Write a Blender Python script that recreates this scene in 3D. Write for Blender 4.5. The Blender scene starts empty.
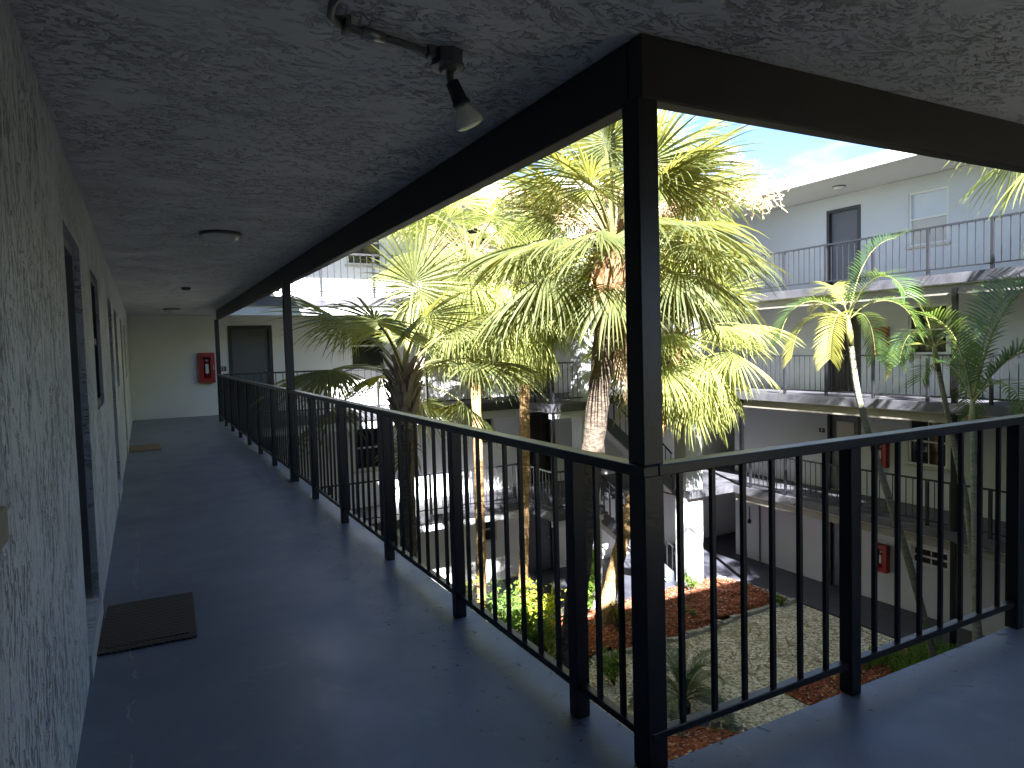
import bpy, bmesh, math, random
from mathutils import Vector, Matrix, noise as mn
R=math.radians
random.seed(7)
S=bpy.context.scene
col=S.collection
# ---------------------------------------------------------------- camera
cd=bpy.data.cameras.new('camera'); cam=bpy.data.objects.new('camera',cd); col.objects.link(cam)
cd.sensor_width=36; cd.lens=690/1024*36; cd.clip_start=.03; cd.clip_end=2000
m3=Matrix(((0.88152409,0.04918101,-0.46957056),(-0.4713228,0.03320974,-0.88133531),(-0.02775064,0.99823762,0.05245531)))
cam.matrix_world=Matrix.Translation((0,0,1.36))@m3.to_4x4()
S.camera=cam
# ---------------------------------------------------------------- light
SUN_EL=R(39.4); AZ=R(24)            # sun stands to the south, a little to the west
tosun=Vector((-math.sin(AZ)*math.cos(SUN_EL),-math.cos(AZ)*math.cos(SUN_EL),math.sin(SUN_EL)))
sl=bpy.data.lights.new('sun','SUN'); sl.energy=4.7; sl.angle=R(.55); sl.color=(1,.97,.93)
so=bpy.data.objects.new('sun',sl); col.objects.link(so)
so.rotation_euler=tosun.to_track_quat('Z','Y').to_euler()
W=bpy.data.worlds.new('World'); S.world=W; W.use_nodes=True
nt=W.node_tree; nt.nodes.clear()
def N(t,ty,**k):
    n=t.nodes.new(ty)
    for a,b in k.items(): setattr(n,a,b)
    return n
sky=N(nt,'ShaderNodeTexSky',sky_type='NISHITA',sun_disc=False,sun_elevation=SUN_EL,sun_rotation=math.atan2(tosun.x,tosun.y),air_density=.62,dust_density=.25,ozone_density=4.0,altitude=900)
bg=N(nt,'ShaderNodeBackground'); bg.inputs[1].default_value=.05
ow=N(nt,'ShaderNodeOutputWorld')
tc=N(nt,'ShaderNodeTexCoord'); mp=N(nt,'ShaderNodeMapping'); mp.inputs['Scale'].default_value=(1.6,1.6,5)
cn=N(nt,'ShaderNodeTexNoise'); cn.inputs['Scale'].default_value=2.6; cn.inputs['Detail'].default_value=8; cn.inputs['Roughness'].default_value=.62
cr=N(nt,'ShaderNodeValToRGB'); cr.color_ramp.elements[0].position=.56; cr.color_ramp.elements[1].position=.76
sep=N(nt,'ShaderNodeSeparateXYZ'); hz=N(nt,'ShaderNodeMapRange'); hz.inputs[1].default_value=.05; hz.inputs[2].default_value=.38; hz.inputs[3].default_value=.10; hz.inputs[4].default_value=-.10
ad=N(nt,'ShaderNodeMath',operation='ADD')
mx=N(nt,'ShaderNodeMix',data_type='RGBA'); mx.inputs[7].default_value=(2.6,2.8,3.1,1)
L=nt.links.new
L(tc.outputs['Generated'],mp.inputs[0]); L(mp.outputs[0],cn.inputs['Vector']); L(tc.outputs['Generated'],sep.inputs[0])
L(sep.outputs[2],hz.inputs[0]); L(cn.outputs[0],ad.inputs[0]); L(hz.outputs[0],ad.inputs[1]); L(ad.outputs[0],cr.inputs[0])
L(cr.outputs[0],mx.inputs[0]); L(sky.outputs[0],mx.inputs[6]); L(mx.outputs[2],bg.inputs[0]); L(bg.outputs[0],ow.inputs[0])
S.view_settings.view_transform='Standard'; S.view_settings.look='None'; S.view_settings.gamma=1; S.view_settings.exposure=3.5
S.cycles.max_bounces=12; S.cycles.diffuse_bounces=10; S.cycles.transparent_max_bounces=8

# ---------------------------------------------------------------- materials
def newmat(name):
    m=bpy.data.materials.new(name); m.use_nodes=True
    return m,m.node_tree,m.node_tree.nodes['Principled BSDF']
def coords(t,scale=(1,1,1)):
    c=N(t,'ShaderNodeTexCoord'); p=N(t,'ShaderNodeMapping'); p.inputs['Scale'].default_value=scale
    t.links.new(c.outputs['Object'],p.inputs[0]); return p.outputs[0]
def noise(t,vec,scale,detail=4,rough=.55,dist=0):
    n=N(t,'ShaderNodeTexNoise'); n.inputs['Scale'].default_value=scale; n.inputs['Detail'].default_value=detail
    n.inputs['Roughness'].default_value=rough; n.inputs['Distortion'].default_value=dist; t.links.new(vec,n.inputs['Vector']); return n.outputs[0]
def ramp(t,fac,stops):
    r=N(t,'ShaderNodeValToRGB'); e=r.color_ramp.elements
    while len(e)<len(stops): e.new(.5)
    for i,(p,c) in enumerate(stops):
        e[i].position=p; e[i].color=(c if len(c)==4 else tuple(c)+(1,)) if isinstance(c,tuple) else (c,c,c,1)
    t.links.new(fac,r.inputs[0]); return r.outputs[0]
def math2(t,op,a,b):
    n=N(t,'ShaderNodeMath',operation=op)
    for i,x in enumerate((a,b)):
        if x is None: continue
        if isinstance(x,(int,float)): n.inputs[i].default_value=x
        else: t.links.new(x,n.inputs[i])
    return n.outputs[0]
def mixc(t,f,a,b):
    n=N(t,'ShaderNodeMix',data_type='RGBA')
    for i,x in ((0,f),(6,a),(7,b)):
        if isinstance(x,(int,float)): n.inputs[i].default_value=x
        elif isinstance(x,tuple): n.inputs[i].default_value=x if len(x)==4 else x+(1,)
        else: t.links.new(x,n.inputs[i])
    return n.outputs[2]
def bump(t,b,h,strength=.3,dist=.01):
    n=N(t,'ShaderNodeBump'); n.inputs['Strength'].default_value=strength; n.inputs['Distance'].default_value=dist
    t.links.new(h,n.inputs['Height']); t.links.new(n.outputs[0],b.inputs['Normal'])
def paint(name,c,rough=.5,var=.12,nscale=3,bstr=.15,bscale=60,c2=None,metal=0):
    m,t,b=newmat(name); v=coords(t)
    f=ramp(t,noise(t,v,nscale,6,.6),[(.3,0.),(.7,1.)])
    lo=tuple(x*(1-var) for x in c) if c2 is None else c2
    t.links.new(mixc(t,f,lo,c),b.inputs['Base Color'])
    b.inputs['Roughness'].default_value=rough; b.inputs['Metallic'].default_value=metal
    if bstr: bump(t,b,noise(t,v,bscale,3),bstr,.003)
    return m
def stucco(name,c,scale,strength=1.,dark=.45,cover=.5,brk=6.):
    """knock-down plaster: flat smears with short dark crevices between them"""
    m,t,b=newmat(name); v=coords(t,scale); v1=coords(t)
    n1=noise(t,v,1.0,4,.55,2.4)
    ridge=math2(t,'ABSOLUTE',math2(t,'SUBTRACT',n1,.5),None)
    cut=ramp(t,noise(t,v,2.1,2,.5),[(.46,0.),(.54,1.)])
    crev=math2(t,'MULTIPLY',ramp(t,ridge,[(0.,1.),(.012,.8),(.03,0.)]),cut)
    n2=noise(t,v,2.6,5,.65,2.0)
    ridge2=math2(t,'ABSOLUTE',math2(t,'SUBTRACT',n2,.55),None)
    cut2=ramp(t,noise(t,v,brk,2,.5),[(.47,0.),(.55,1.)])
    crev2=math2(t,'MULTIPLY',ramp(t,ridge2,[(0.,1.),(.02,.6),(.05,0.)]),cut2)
    patch=ramp(t,noise(t,v1,1.3,3,.6),[(.42-cover*.1,0.),(.56,1.)])
    patch2=ramp(t,noise(t,v1,2.6,3,.6),[(.44,0.),(.58,1.)])
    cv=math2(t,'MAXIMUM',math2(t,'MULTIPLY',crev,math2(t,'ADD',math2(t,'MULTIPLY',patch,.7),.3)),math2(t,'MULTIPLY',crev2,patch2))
    fine=noise(t,v1,70,4,.6)
    lump=noise(t,v1,7,4,.6)
    h=math2(t,'SUBTRACT',math2(t,'ADD',math2(t,'MULTIPLY',lump,.5),math2(t,'MULTIPLY',fine,.16)),math2(t,'MULTIPLY',cv,.9))
    base=mixc(t,ramp(t,noise(t,v1,1.1,4),[(.3,0.),(.7,1.)]),tuple(x*.9 for x in c),c)
    t.links.new(mixc(t,math2(t,'MULTIPLY',cv,1-dark),base,tuple(x*.28 for x in c)),b.inputs['Base Color'])  # shade inside the crevices painted into the base colour
    b.inputs['Roughness'].default_value=.72
    bump(t,b,h,strength,.02)
    return m
M={}
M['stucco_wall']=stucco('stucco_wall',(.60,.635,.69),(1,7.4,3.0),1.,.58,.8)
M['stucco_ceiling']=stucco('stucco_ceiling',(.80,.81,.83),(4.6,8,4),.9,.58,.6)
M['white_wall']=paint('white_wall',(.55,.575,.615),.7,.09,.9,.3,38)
M['white_bright']=paint('lightened_white_wall',(.77,.78,.80),.7,.07,.9,.3,38)  # white_wall lightened; the far end's extra light goes into the colour
M['cream']=paint('cream',(.50,.47,.42),.6,.12,2,.2,40)
M['soffit']=paint('soffit',(.62,.61,.59),.7,.08,1,.4,30)
M['black']=paint('black_railing_paint',(.005,.005,.0065),.33,.3,8,.35,35)
M['slate']=paint('slate_railing_paint',(.018,.019,.026),.45,.3,4,.1,50)
M['brown']=paint('dark_brown_beam_paint',(.032,.027,.023),.55,.35,3,.35,30)
M['beam_grey']=paint('grey_beam_paint',(.23,.215,.19),.6,.2,2,.3,25)
M['doorblue']=paint('blue_grey_door_paint',(.085,.10,.13),.45,.12,2,.1,40)
M['doorbrown']=paint('dark_brown_door_paint',(.045,.036,.03),.5,.3,4,.1,40)
M['darkframe']=paint('dark_frame_paint',(.022,.024,.03),.5,.2,4,.1,40)
M['frame_grey']=paint('grey_jamb_paint',(.16,.17,.19),.55,.2,3,.2,40)
M['whiteframe']=paint('white_window_frame',(.7,.7,.68),.45,.05,4,0)
M['blind']=paint('window_blind',(.50,.49,.47),.6,.1,3,0)
M['blindblue']=paint('pale_window_shade',(.55,.60,.68),.5,.05,3,0)
M['red']=paint('red_cabinet_enamel',(.36,.022,.022),.32,.2,5,.05,60)
M['redp']=paint('red_extinguisher',(.5,.02,.02),.25,.1,5,0)
M['steel']=paint('galvanised_steel',(.42,.42,.41),.35,.25,12,.1,60,metal=.85)
M['castgrey']=paint('grey_painted_metal',(.12,.12,.125),.45,.2,9,.1,60)
M['bulbglass']=paint('frosted_bulb_glass',(.78,.76,.68),.22,.04,3,0)
M['dome']=paint('frosted_dome',(.70,.70,.69),.25,.05,3,0)
M['pvc']=paint('white_plastic',(.7,.7,.7),.4,.05,3,0)
M['tan']=paint('tan_mat_pile',(.28,.20,.12),.95,.35,30,.8,150)
M['stone']=paint('edging_stone',(.42,.40,.36),.85,.4,6,.8,20)
M['terracotta']=paint('concrete_sill',(.42,.37,.30),.9,.3,8,.8,40)
m,t,b=newmat('window_glass'); b.inputs['Base Color'].default_value=(.015,.018,.022,1); b.inputs['Roughness'].default_value=.06
v=coords(t); bump(t,b,noise(t,v,2,2),.05,.01); M['glass']=m
m,t,b=newmat('clear_pane'); b.inputs['Base Color'].default_value=(1,1,1,1); b.inputs['Roughness'].default_value=.03; b.inputs['Transmission Weight'].default_value=1; b.inputs['IOR'].default_value=1.1; M['clear']=m
# walkway floor paint
def floor_mat():
    m,t,b=newmat('slate_blue_floor_paint'); v=coords(t)
    n=noise(t,v,1.3,7,.6); f=ramp(t,n,[(.3,0.),(.72,1.)])
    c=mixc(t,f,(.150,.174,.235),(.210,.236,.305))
    sc=ramp(t,noise(t,coords(t,(3,1.2,1)),3.2,8,.7,.6),[(.60,0.),(.72,.55)])
    c=mixc(t,sc,c,(.24,.255,.29))
    big=ramp(t,noise(t,coords(t,(1,.45,1)),.9,4,.55),[(.35,0.),(.65,.35)])
    c=mixc(t,big,c,(.10,.11,.135))
    sm=ramp(t,noise(t,coords(t,(2.2,2.2,1)),2.1,9,.72,1.2),[(.56,0.),(.66,.22),(.7,0.)])
    c=mixc(t,sm,c,(.33,.34,.36))
    # worn flecks near the open edge and scattered chips showing white concrete
    ch=ramp(t,noise(t,v,22,5,.7),[(.735,0.),(.755,1.)])
    chm=ramp(t,noise(t,v,1.1,2),[(.5,0.),(.6,1.)])
    c=mixc(t,math2(t,'MULTIPLY',ch,chm),c,(.035,.04,.055))
    s2=N(t,'ShaderNodeSeparateXYZ'); t.links.new(v,s2.inputs[0])
    edge=math2(t,'MAXIMUM',ramp(t,math2(t,'SUBTRACT',s2.outputs[0],.5),[(.62,0.),(.80,1.)]),0.)
    edy=math2(t,'MULTIPLY',ramp(t,s2.outputs[0],[(.99,0.),(1.,1.)]),ramp(t,math2(t,'SUBTRACT',s2.outputs[1],.8),[(.6,0.),(.85,1.)]))
    nearrail=math2(t,'MULTIPLY',edge,ramp(t,math2(t,'SUBTRACT',1.9,s2.outputs[0]),[(.30,0.),(.42,1.)]))
    ck=ramp(t,noise(t,v,15,6,.75,.5),[(.60,0.),(.63,1.)])
    c=mixc(t,math2(t,'MULTIPLY',ck,math2(t,'MINIMUM',math2(t,'ADD',nearrail,edy),1.)),c,(.03,.035,.05))
    # one long crack running beside the wall
    sx=N(t,'ShaderNodeSeparateXYZ'); t.links.new(v,sx.inputs[0])
    wob=noise(t,coords(t,(.0,2.6,0)),1.0,6,.75)
    xx=math2(t,'ADD',sx.outputs[0],math2(t,'MULTIPLY',math2(t,'SUBTRACT',wob,.5),.22))
    d=math2(t,'ABSOLUTE',math2(t,'SUBTRACT',xx,-.10),None)
    br=ramp(t,noise(t,coords(t,(1,4,1)),1.3,3),[(.47,0.),(.52,1.)])
    yl=ramp(t,math2(t,'DIVIDE',sx.outputs[1],10.),[(.0,1.),(.62,1.),(.66,0.)])
    cr_=math2(t,'MULTIPLY',math2(t,'MULTIPLY',ramp(t,d,[(.0016,1.),(.0040,0.)]),br),yl)
    c=mixc(t,cr_,c,(.42,.42,.42))
    t.links.new(c,b.inputs['Base Color'])
    rr=ramp(t,noise(t,v,2.4,6,.65),[(.3,.34),(.75,.56)]); t.links.new(rr,b.inputs['Roughness'])
    hh=math2(t,'ADD',math2(t,'MULTIPLY',noise(t,v,120,3),.25),noise(t,v,2.5,3))
    bump(t,b,hh,.22,.01)
    return m
M['floor']=floor_mat()
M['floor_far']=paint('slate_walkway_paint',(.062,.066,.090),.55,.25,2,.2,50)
M['fascia']=paint('slab_edge_paint',(.04,.042,.054),.6,.35,3,.5,30,c2=(.10,.10,.12))
def gravel():
    m,t,b=newmat('pea_gravel'); v=coords(t)
    vo=N(t,'ShaderNodeTexVoronoi'); vo.inputs['Scale'].default_value=22; t.links.new(v,vo.inputs['Vector'])
    sp=N(t,'ShaderNodeSeparateColor'); t.links.new(vo.outputs['Color'],sp.inputs[0])
    c=ramp(t,sp.outputs[0],[(0.,(.22,.18,.13)),(.35,(.48,.41,.31)),(.7,(.66,.60,.50)),(1.,(.84,.80,.72))])
    g=ramp(t,noise(t,v,1.1,5,.7),[(.52,0.),(.66,1.)])
    c=mixc(t,math2(t,'MULTIPLY',g,.5),c,(.20,.20,.09))
    t.links.new(c,b.inputs['Base Color']); b.inputs['Roughness'].default_value=.9
    bump(t,b,vo.outputs['Distance'],1.,.02); return m
M['gravel']=gravel()
def mulch():
    m,t,b=newmat('red_wood_mulch'); v=coords(t,(1,1.7,1))
    vo=N(t,'ShaderNodeTexVoronoi'); vo.inputs['Scale'].default_value=17; t.links.new(v,vo.inputs['Vector'])
    sp=N(t,'ShaderNodeSeparateColor'); t.links.new(vo.outputs['Color'],sp.inputs[0])
    c=ramp(t,sp.outputs[1],[(0.,(.06,.02,.012)),(.45,(.25,.065,.03)),(.88,(.42,.12,.05)),(1.,(.6,.45,.33))])
    g=ramp(t,noise(t,v,1.4,5,.7),[(.55,0.),(.65,1.)])
    c=mixc(t,math2(t,'MULTIPLY',g,.45),c,(.10,.12,.03))
    t.links.new(c,b.inputs['Base Color']); b.inputs['Roughness'].default_value=.95
    bump(t,b,vo.outputs['Distance'],1.,.03); return m
M['mulch']=mulch()
M['soil']=paint('bare_soil',(.13,.10,.065),.95,.4,3,.8,30,c2=(.07,.075,.03))
def leafmat(name,c1,c2,tr,trw=.45,rough=.62):
    m,t,b=newmat(name); out=t.nodes['Material Output']
    v=coords(t); oi=N(t,'ShaderNodeObjectInfo')
    f=math2(t,'ADD',math2(t,'MULTIPLY',ramp(t,noise(t,v,5,4),[(.3,0.),(.7,1.)]),.6),math2(t,'MULTIPLY',oi.outputs['Random'],.4))
    c=mixc(t,f,c1,c2); t.links.new(c,b.inputs['Base Color']); b.inputs['Roughness'].default_value=rough
    ts=N(t,'ShaderNodeBsdfTranslucent'); ts.inputs[0].default_value=tr+(1,)
    mxs=N(t,'ShaderNodeMixShader'); mxs.inputs[0].default_value=trw
    t.links.new(b.outputs[0],mxs.inputs[1]); t.links.new(ts.outputs[0],mxs.inputs[2]); t.links.new(mxs.outputs[0],out.inputs[0])
    return m
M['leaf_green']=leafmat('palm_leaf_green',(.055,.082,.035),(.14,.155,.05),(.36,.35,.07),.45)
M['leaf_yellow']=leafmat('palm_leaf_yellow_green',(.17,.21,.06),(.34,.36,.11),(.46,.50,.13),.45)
M['leaf_areca']=leafmat('feather_palm_leaf',(.035,.085,.035),(.10,.17,.045),(.18,.27,.05),.4,.35)
M['leaf_gold']=leafmat('golden_feather_leaf',(.22,.24,.05),(.34,.32,.07),(.42,.42,.08),.45)
M['leaf_cycad']=leafmat('blue_green_leaf',(.06,.11,.07),(.13,.19,.12),(.12,.2,.08),.3)
M['leaf_shrub']=leafmat('shrub_leaf',(.06,.13,.025),(.16,.26,.04),(.25,.38,.05),.4)
M['leaf_shrub_bright']=leafmat('bright_shrub_leaf',(.22,.30,.03),(.45,.45,.04),(.5,.55,.05),.45)
M['petiole']=paint('leaf_stalk',(.22,.25,.07),.5,.3,5,0,c2=(.20,.17,.08))
M['dead']=leafmat('dry_frond',(.22,.16,.09),(.40,.31,.19),(.4,.28,.12),.3,.8)
M['boot']=paint('palm_boot_fibre',(.42,.23,.11),.9,.5,9,.8,40,c2=(.22,.13,.08))
M['boot_grey']=paint('grey_palm_boot',(.40,.33,.26),.9,.5,9,.8,40,c2=(.22,.17,.13))
def bark(name,c,c2,sc=(9,9,26)):
    m,t,b=newmat(name); v=coords(t,sc)
    n=noise(t,v,1.,6,.7,.8); f=ramp(t,n,[(.38,0.),(.6,1.)])
    t.links.new(mixc(t,f,c2,c),b.inputs['Base Color']); b.inputs['Roughness'].default_value=.95
    bump(t,b,n,1.,.03); return m
M['bark_brown']=bark('palm_bark_brown',(.13,.10,.075),(.035,.027,.022))
M['bark_tan']=bark('palm_bark_tan',(.44,.29,.14),(.20,.11,.05),(7,7,18))
M['bark_pale']=bark('smooth_pale_palm_bark',(.30,.29,.23),(.16,.17,.12),(4,4,30))
M['flower']=paint('dry_flower_stalk',(.62,.47,.30),.9,.3,8,0)

def mat_rubber():
    m,t,b=newmat('ribbed_brown_rubber'); v=coords(t)
    br=N(t,'ShaderNodeTexWave',wave_type='BANDS',bands_direction='DIAGONAL'); br.inputs['Scale'].default_value=26; br.inputs['Distortion'].default_value=1.5
    t.links.new(v,br.inputs['Vector'])
    t.links.new(mixc(t,br.outputs[0],(.03,.023,.018),(.14,.11,.085)),b.inputs['Base Color']); b.inputs['Roughness'].default_value=.85
    bump(t,b,br.outputs[0],.8,.006); return m
M['rubber']=mat_rubber()

# ---------------------------------------------------------------- mesh helpers
class MB:
    def __init__(s): s.v=[]; s.f=[]; s.mi=[]
    def quad(s,a,b,c,d,mi=0):
        n=len(s.v); s.v+=[tuple(a),tuple(b),tuple(c),tuple(d)]; s.f.append((n,n+1,n+2,n+3)); s.mi.append(mi)
    def tri(s,a,b,c,mi=0):
        n=len(s.v); s.v+=[tuple(a),tuple(b),tuple(c)]; s.f.append((n,n+1,n+2)); s.mi.append(mi)
    def hexa(s,p,mi=0):
        n=len(s.v); s.v+=[tuple(q) for q in p]
        for f in ((0,3,2,1),(4,5,6,7),(0,1,5,4),(1,2,6,5),(2,3,7,6),(3,0,4,7)):
            s.f.append(tuple(n+i for i in f)); s.mi.append(mi)
        return s
    def box(s,x0,x1,y0,y1,z0,z1,mi=0):
        x0,x1=min(x0,x1),max(x0,x1); y0,y1=min(y0,y1),max(y0,y1); z0,z1=min(z0,z1),max(z0,z1)
        return s.hexa([(x0,y0,z0),(x1,y0,z0),(x1,y1,z0),(x0,y1,z0),(x0,y0,z1),(x1,y0,z1),(x1,y1,z1),(x0,y1,z1)],mi)
    def bar(s,p,q,w,h,mi=0,up=Vector((0,0,1))):
        p=Vector(p);q=Vector(q);d=(q-p).normalized(); r=d.cross(up)
        if r.length<1e-4: r=d.cross(Vector((0,1,0)))
        r.normalize(); u=r.cross(d); r=r*w/2; u=u*h/2
        return s.hexa([p-r-u,p+r-u,q+r-u,q-r-u,p-r+u,p+r+u,q+r+u,q-r+u],mi)
    def tube(s,pts,rad,n=10,mi=0,cap=True,jit=0):
        pts=[Vector(p) for p in pts]; base=len(s.v); fr=Vector((1,0,0))
        for i,p in enumerate(pts):
            d=(pts[min(i+1,len(pts)-1)]-pts[max(i-1,0)]).normalized()
            a=fr-d*fr.dot(d)
            if a.length<1e-3: a=Vector((0,1,0))-d*d.y
            a.normalize(); fr=a; b=d.cross(a); r=rad[i] if hasattr(rad,'__len__') else rad
            for k in range(n):
                th=2*math.pi*k/n; rr=r*(1+(random.uniform(-jit,jit) if jit else 0))
                s.v.append(tuple(p+a*math.cos(th)*rr+b*math.sin(th)*rr))
        for i in range(len(pts)-1):
            for k in range(n):
                s.f.append((base+i*n+k,base+i*n+(k+1)%n,base+(i+1)*n+(k+1)%n,base+(i+1)*n+k)); s.mi.append(mi)
        if cap:
            s.f.append(tuple(base+k for k in range(n))[::-1]); s.mi.append(mi)
            s.f.append(tuple(base+(len(pts)-1)*n+k for k in range(n))); s.mi.append(mi)
        return s
    def lathe(s,c,axis,prof,n=24,mi=0):
        """prof: (distance along axis, radius)"""
        c=Vector(c);axis=Vector(axis).normalized()
        return s.tube([c+axis*h for h,_ in prof],[max(r,.0004) for _,r in prof],n,mi)
    def mesh(s,name,mats,off=Vector((0,0,0)),smooth=False):
        me=bpy.data.meshes.new(name); me.from_pydata([(x-off[0],y-off[1],z-off[2]) for x,y,z in s.v],[],s.f)
        for q in (mats if isinstance(mats,(list,tuple)) else [mats]): me.materials.append(M[q] if isinstance(q,str) else q)
        for p,i in zip(me.polygons,s.mi): p.material_index=i; p.use_smooth=smooth
        me.update(); return me
    def build(s,name,mats,parent=None,smooth=False,bevel=0):
        off=Vector(parent['_o']) if parent is not None else Vector((0,0,0))
        o=bpy.data.objects.new(name,s.mesh(name,mats,off,smooth)); col.objects.link(o)
        o['_o']=tuple(off)
        if parent is not None: o.parent=parent
        if bevel:
            b=o.modifiers.new('bevel','BEVEL'); b.width=bevel; b.segments=2; b.limit_method='ANGLE'
        return o
def tag(o,label=None,cat=None,group=None,kind=None):
    if label: o['label']=label
    if cat: o['category']=cat
    if group: o['group']=group
    if kind: o['kind']=kind
    return o
def thing(name,loc,label,cat,group=None):
    o=bpy.data.objects.new(name,None); o.empty_display_size=.1; col.objects.link(o); o.location=loc; o['_o']=tuple(loc)
    return tag(o,label,cat,group)
def struct(name,mb,mats,smooth=False,kind='structure'):
    o=mb.build(name,mats,None,smooth); o['kind']=kind; return o
def box(*a): return MB().box(*a)

# wall in a plane: axis 'x' (wall at x0..x1, runs along y) or 'y'; openings (u0,u1,z0,z1)
def wall(mb,axis,t0,t1,u0,u1,z0,z1,ops=()):
    us=sorted({u0,u1,*[o[0] for o in ops],*[o[1] for o in ops]}); zs=sorted({z0,z1,*[o[2] for o in ops],*[o[3] for o in ops]})
    us=[u for u in us if u0<=u<=u1]; zs=[z for z in zs if z0<=z<=z1]
    for a,b in zip(us,us[1:]):
        cells=[]
        for c,d in zip(zs,zs[1:]):
            if any(o[0]<(a+b)/2<o[1] and o[2]<(c+d)/2<o[3] for o in ops): cells.append(None)
            else: cells.append((c,d))
        run=None
        for c in cells+[None]:
            if c is None:
                if run:
                    (mb.box(t0,t1,a,b,*run) if axis=='x' else mb.box(a,b,t0,t1,*run))
                run=None
            else: run=(run[0],c[1]) if run else c
FZ=[-5.2,-2.6,0,2.6]; CH=2.38
GZ=-5.2

# ================================================================ GROUND
g=MB(); g.quad((-400,-400,GZ-.03),(400,-400,GZ-.03),(400,400,GZ-.03),(-400,400,GZ-.03)); struct('ground',g,'soil')
g=MB(); g.quad((1.6,1.0,GZ-.012),(14.15,1.0,GZ-.012),(14.15,11.8,GZ-.012),(1.6,11.8,GZ-.012)); struct('gravel',g,'gravel')
# paved ground-floor walkway along the east and north wings
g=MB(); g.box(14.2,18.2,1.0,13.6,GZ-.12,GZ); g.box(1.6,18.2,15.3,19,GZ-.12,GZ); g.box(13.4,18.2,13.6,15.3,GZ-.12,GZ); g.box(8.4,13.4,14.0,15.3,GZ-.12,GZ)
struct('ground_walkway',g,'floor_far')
def bumpy(poly_x0,x1,y0,y1,edge_fn,name,mat,h=.09,step=.16):
    mb=MB(); nx=int((x1-poly_x0)/step); ny=int((y1-y0)/step); idx={}
    for i in range(nx+1):
        for j in range(ny+1):
            x=poly_x0+i*step; y=y0+j*step; e=edge_fn(x,y)
            if e<-.02: continue
            idx[i,j]=len(mb.v)
            mb.v.append((x,y,GZ-.02+h*min(1,max(0,e)/.3)+.05*mn.noise(Vector((x*2.3,y*2.3,0)))+.03))
    for i in range(nx):
        for j in range(ny):
            k=[(i,j),(i+1,j),(i+1,j+1),(i,j+1)]
            if all(q in idx for q in k): mb.f.append(tuple(idx[q] for q in k)); mb.mi.append(0)
    return struct(name,mb,mat,True,'structure')
def yedge(x): return 11.72+.10*math.sin(x*1.1)
bumpy(7.9,14.15,11.4,13.95,lambda x,y:min(y-yedge(x),14.1-x-(0.0 if y<13 else (y-13)*.3)),'mulch_bed','mulch')
bumpy(1.6,7.95,10.4,15.2,lambda x,y:min(y-10.4-max(0,(x-6.4))*.7,15.2-y,1.),'planting_bed','soil')
bumpy(4.4,9.1,6.0,9.2,lambda x,y:1.5-math.hypot((x-7.0)/1.25,(y-7.5)/1.0),'mulch_bed','mulch')
bumpy(9.9,14.15,5.2,9.3,lambda x,y:min(8.95+.12*math.sin(x*2)-y,14.1-x,x-10.2),'mulch_bed','mulch')

# ================================================================ DOORS / WINDOWS as parts
def door(par,axis,face,u0,u1,z0,h,mat,frame='darkframe',sgn=-1,style='plain',rec=.07,vent=False,flush=False):
    """sgn: direction from the wall face towards the walkway"""
    def bx(mb,a,b,c,d,e,f,mi=0):   # depth a..b, u c..d, z e..f
        return mb.box(face+sgn*a,face+sgn*b,c,d,e,f,mi) if axis=='x' else mb.box(c,d,face+sgn*a,face+sgn*b,e,f,mi)
    d=bx(MB(),-rec-.04,-rec,u0+.05,u1-.05,z0+.015,z0+h-.05)
    if style=='panel':
        w=u1-u0
        for (a,b) in ((.12,.46),(.54,.88)):
            for (c,e) in ((.08,.45),(.52,.92)):
                bx(d,-rec,-rec+.012,u0+w*a,u0+w*b,z0+h*c,z0+h*e)
    D=d.build('door',mat,par)
    f=MB(); o_=.02 if not flush else -.03; g_=.03 if not flush else -.001
    bx(f,-.11,o_,u0-g_,u0+.05,z0,z0+h+g_); bx(f,-.11,o_,u1-.05,u1+g_,z0,z0+h+g_); bx(f,-.11,o_,u0+.05,u1-.05,z0+h-.05,z0+h+g_)
    f.build('door_frame',frame,D)
    hmb=MB(); uu=u1-.14 if axis=='y' else u0+.14
    c=(face-sgn*rec,uu,z0+.98) if axis=='x' else (uu,face-sgn*rec,z0+.98)
    ax=(sgn,0,0) if axis=='x' else (0,sgn,0)
    hmb.lathe(c,ax,[(-.002,.03),(.012,.03),(.014,.012),(.035,.012),(.04,.026),(.065,.026),(.072,.004)],14)
    hmb.build('handle','steel',D,True)
    if style=='grille':   # iron security door with vertical bars
        gm=MB()
        n=7
        for i in range(n+1):
            u=u0+.06+(u1-u0-.12)*i/n; bx(gm,.0,.016,u-.008,u+.008,z0+.04,z0+h-.06)
        for z in (z0+.05,z0+.9,z0+h-.09): bx(gm,-.002,.02,u0+.04,u1-.04,z,z+.035)
        gm.build('security_grille','black',D)
    if vent:
        vm=bx(MB(),-rec,-rec+.015,u0+.2,u1-.2,z0+1.25,z0+1.8,0)
        vm.build('door_window','cream',D)
    return D
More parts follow.
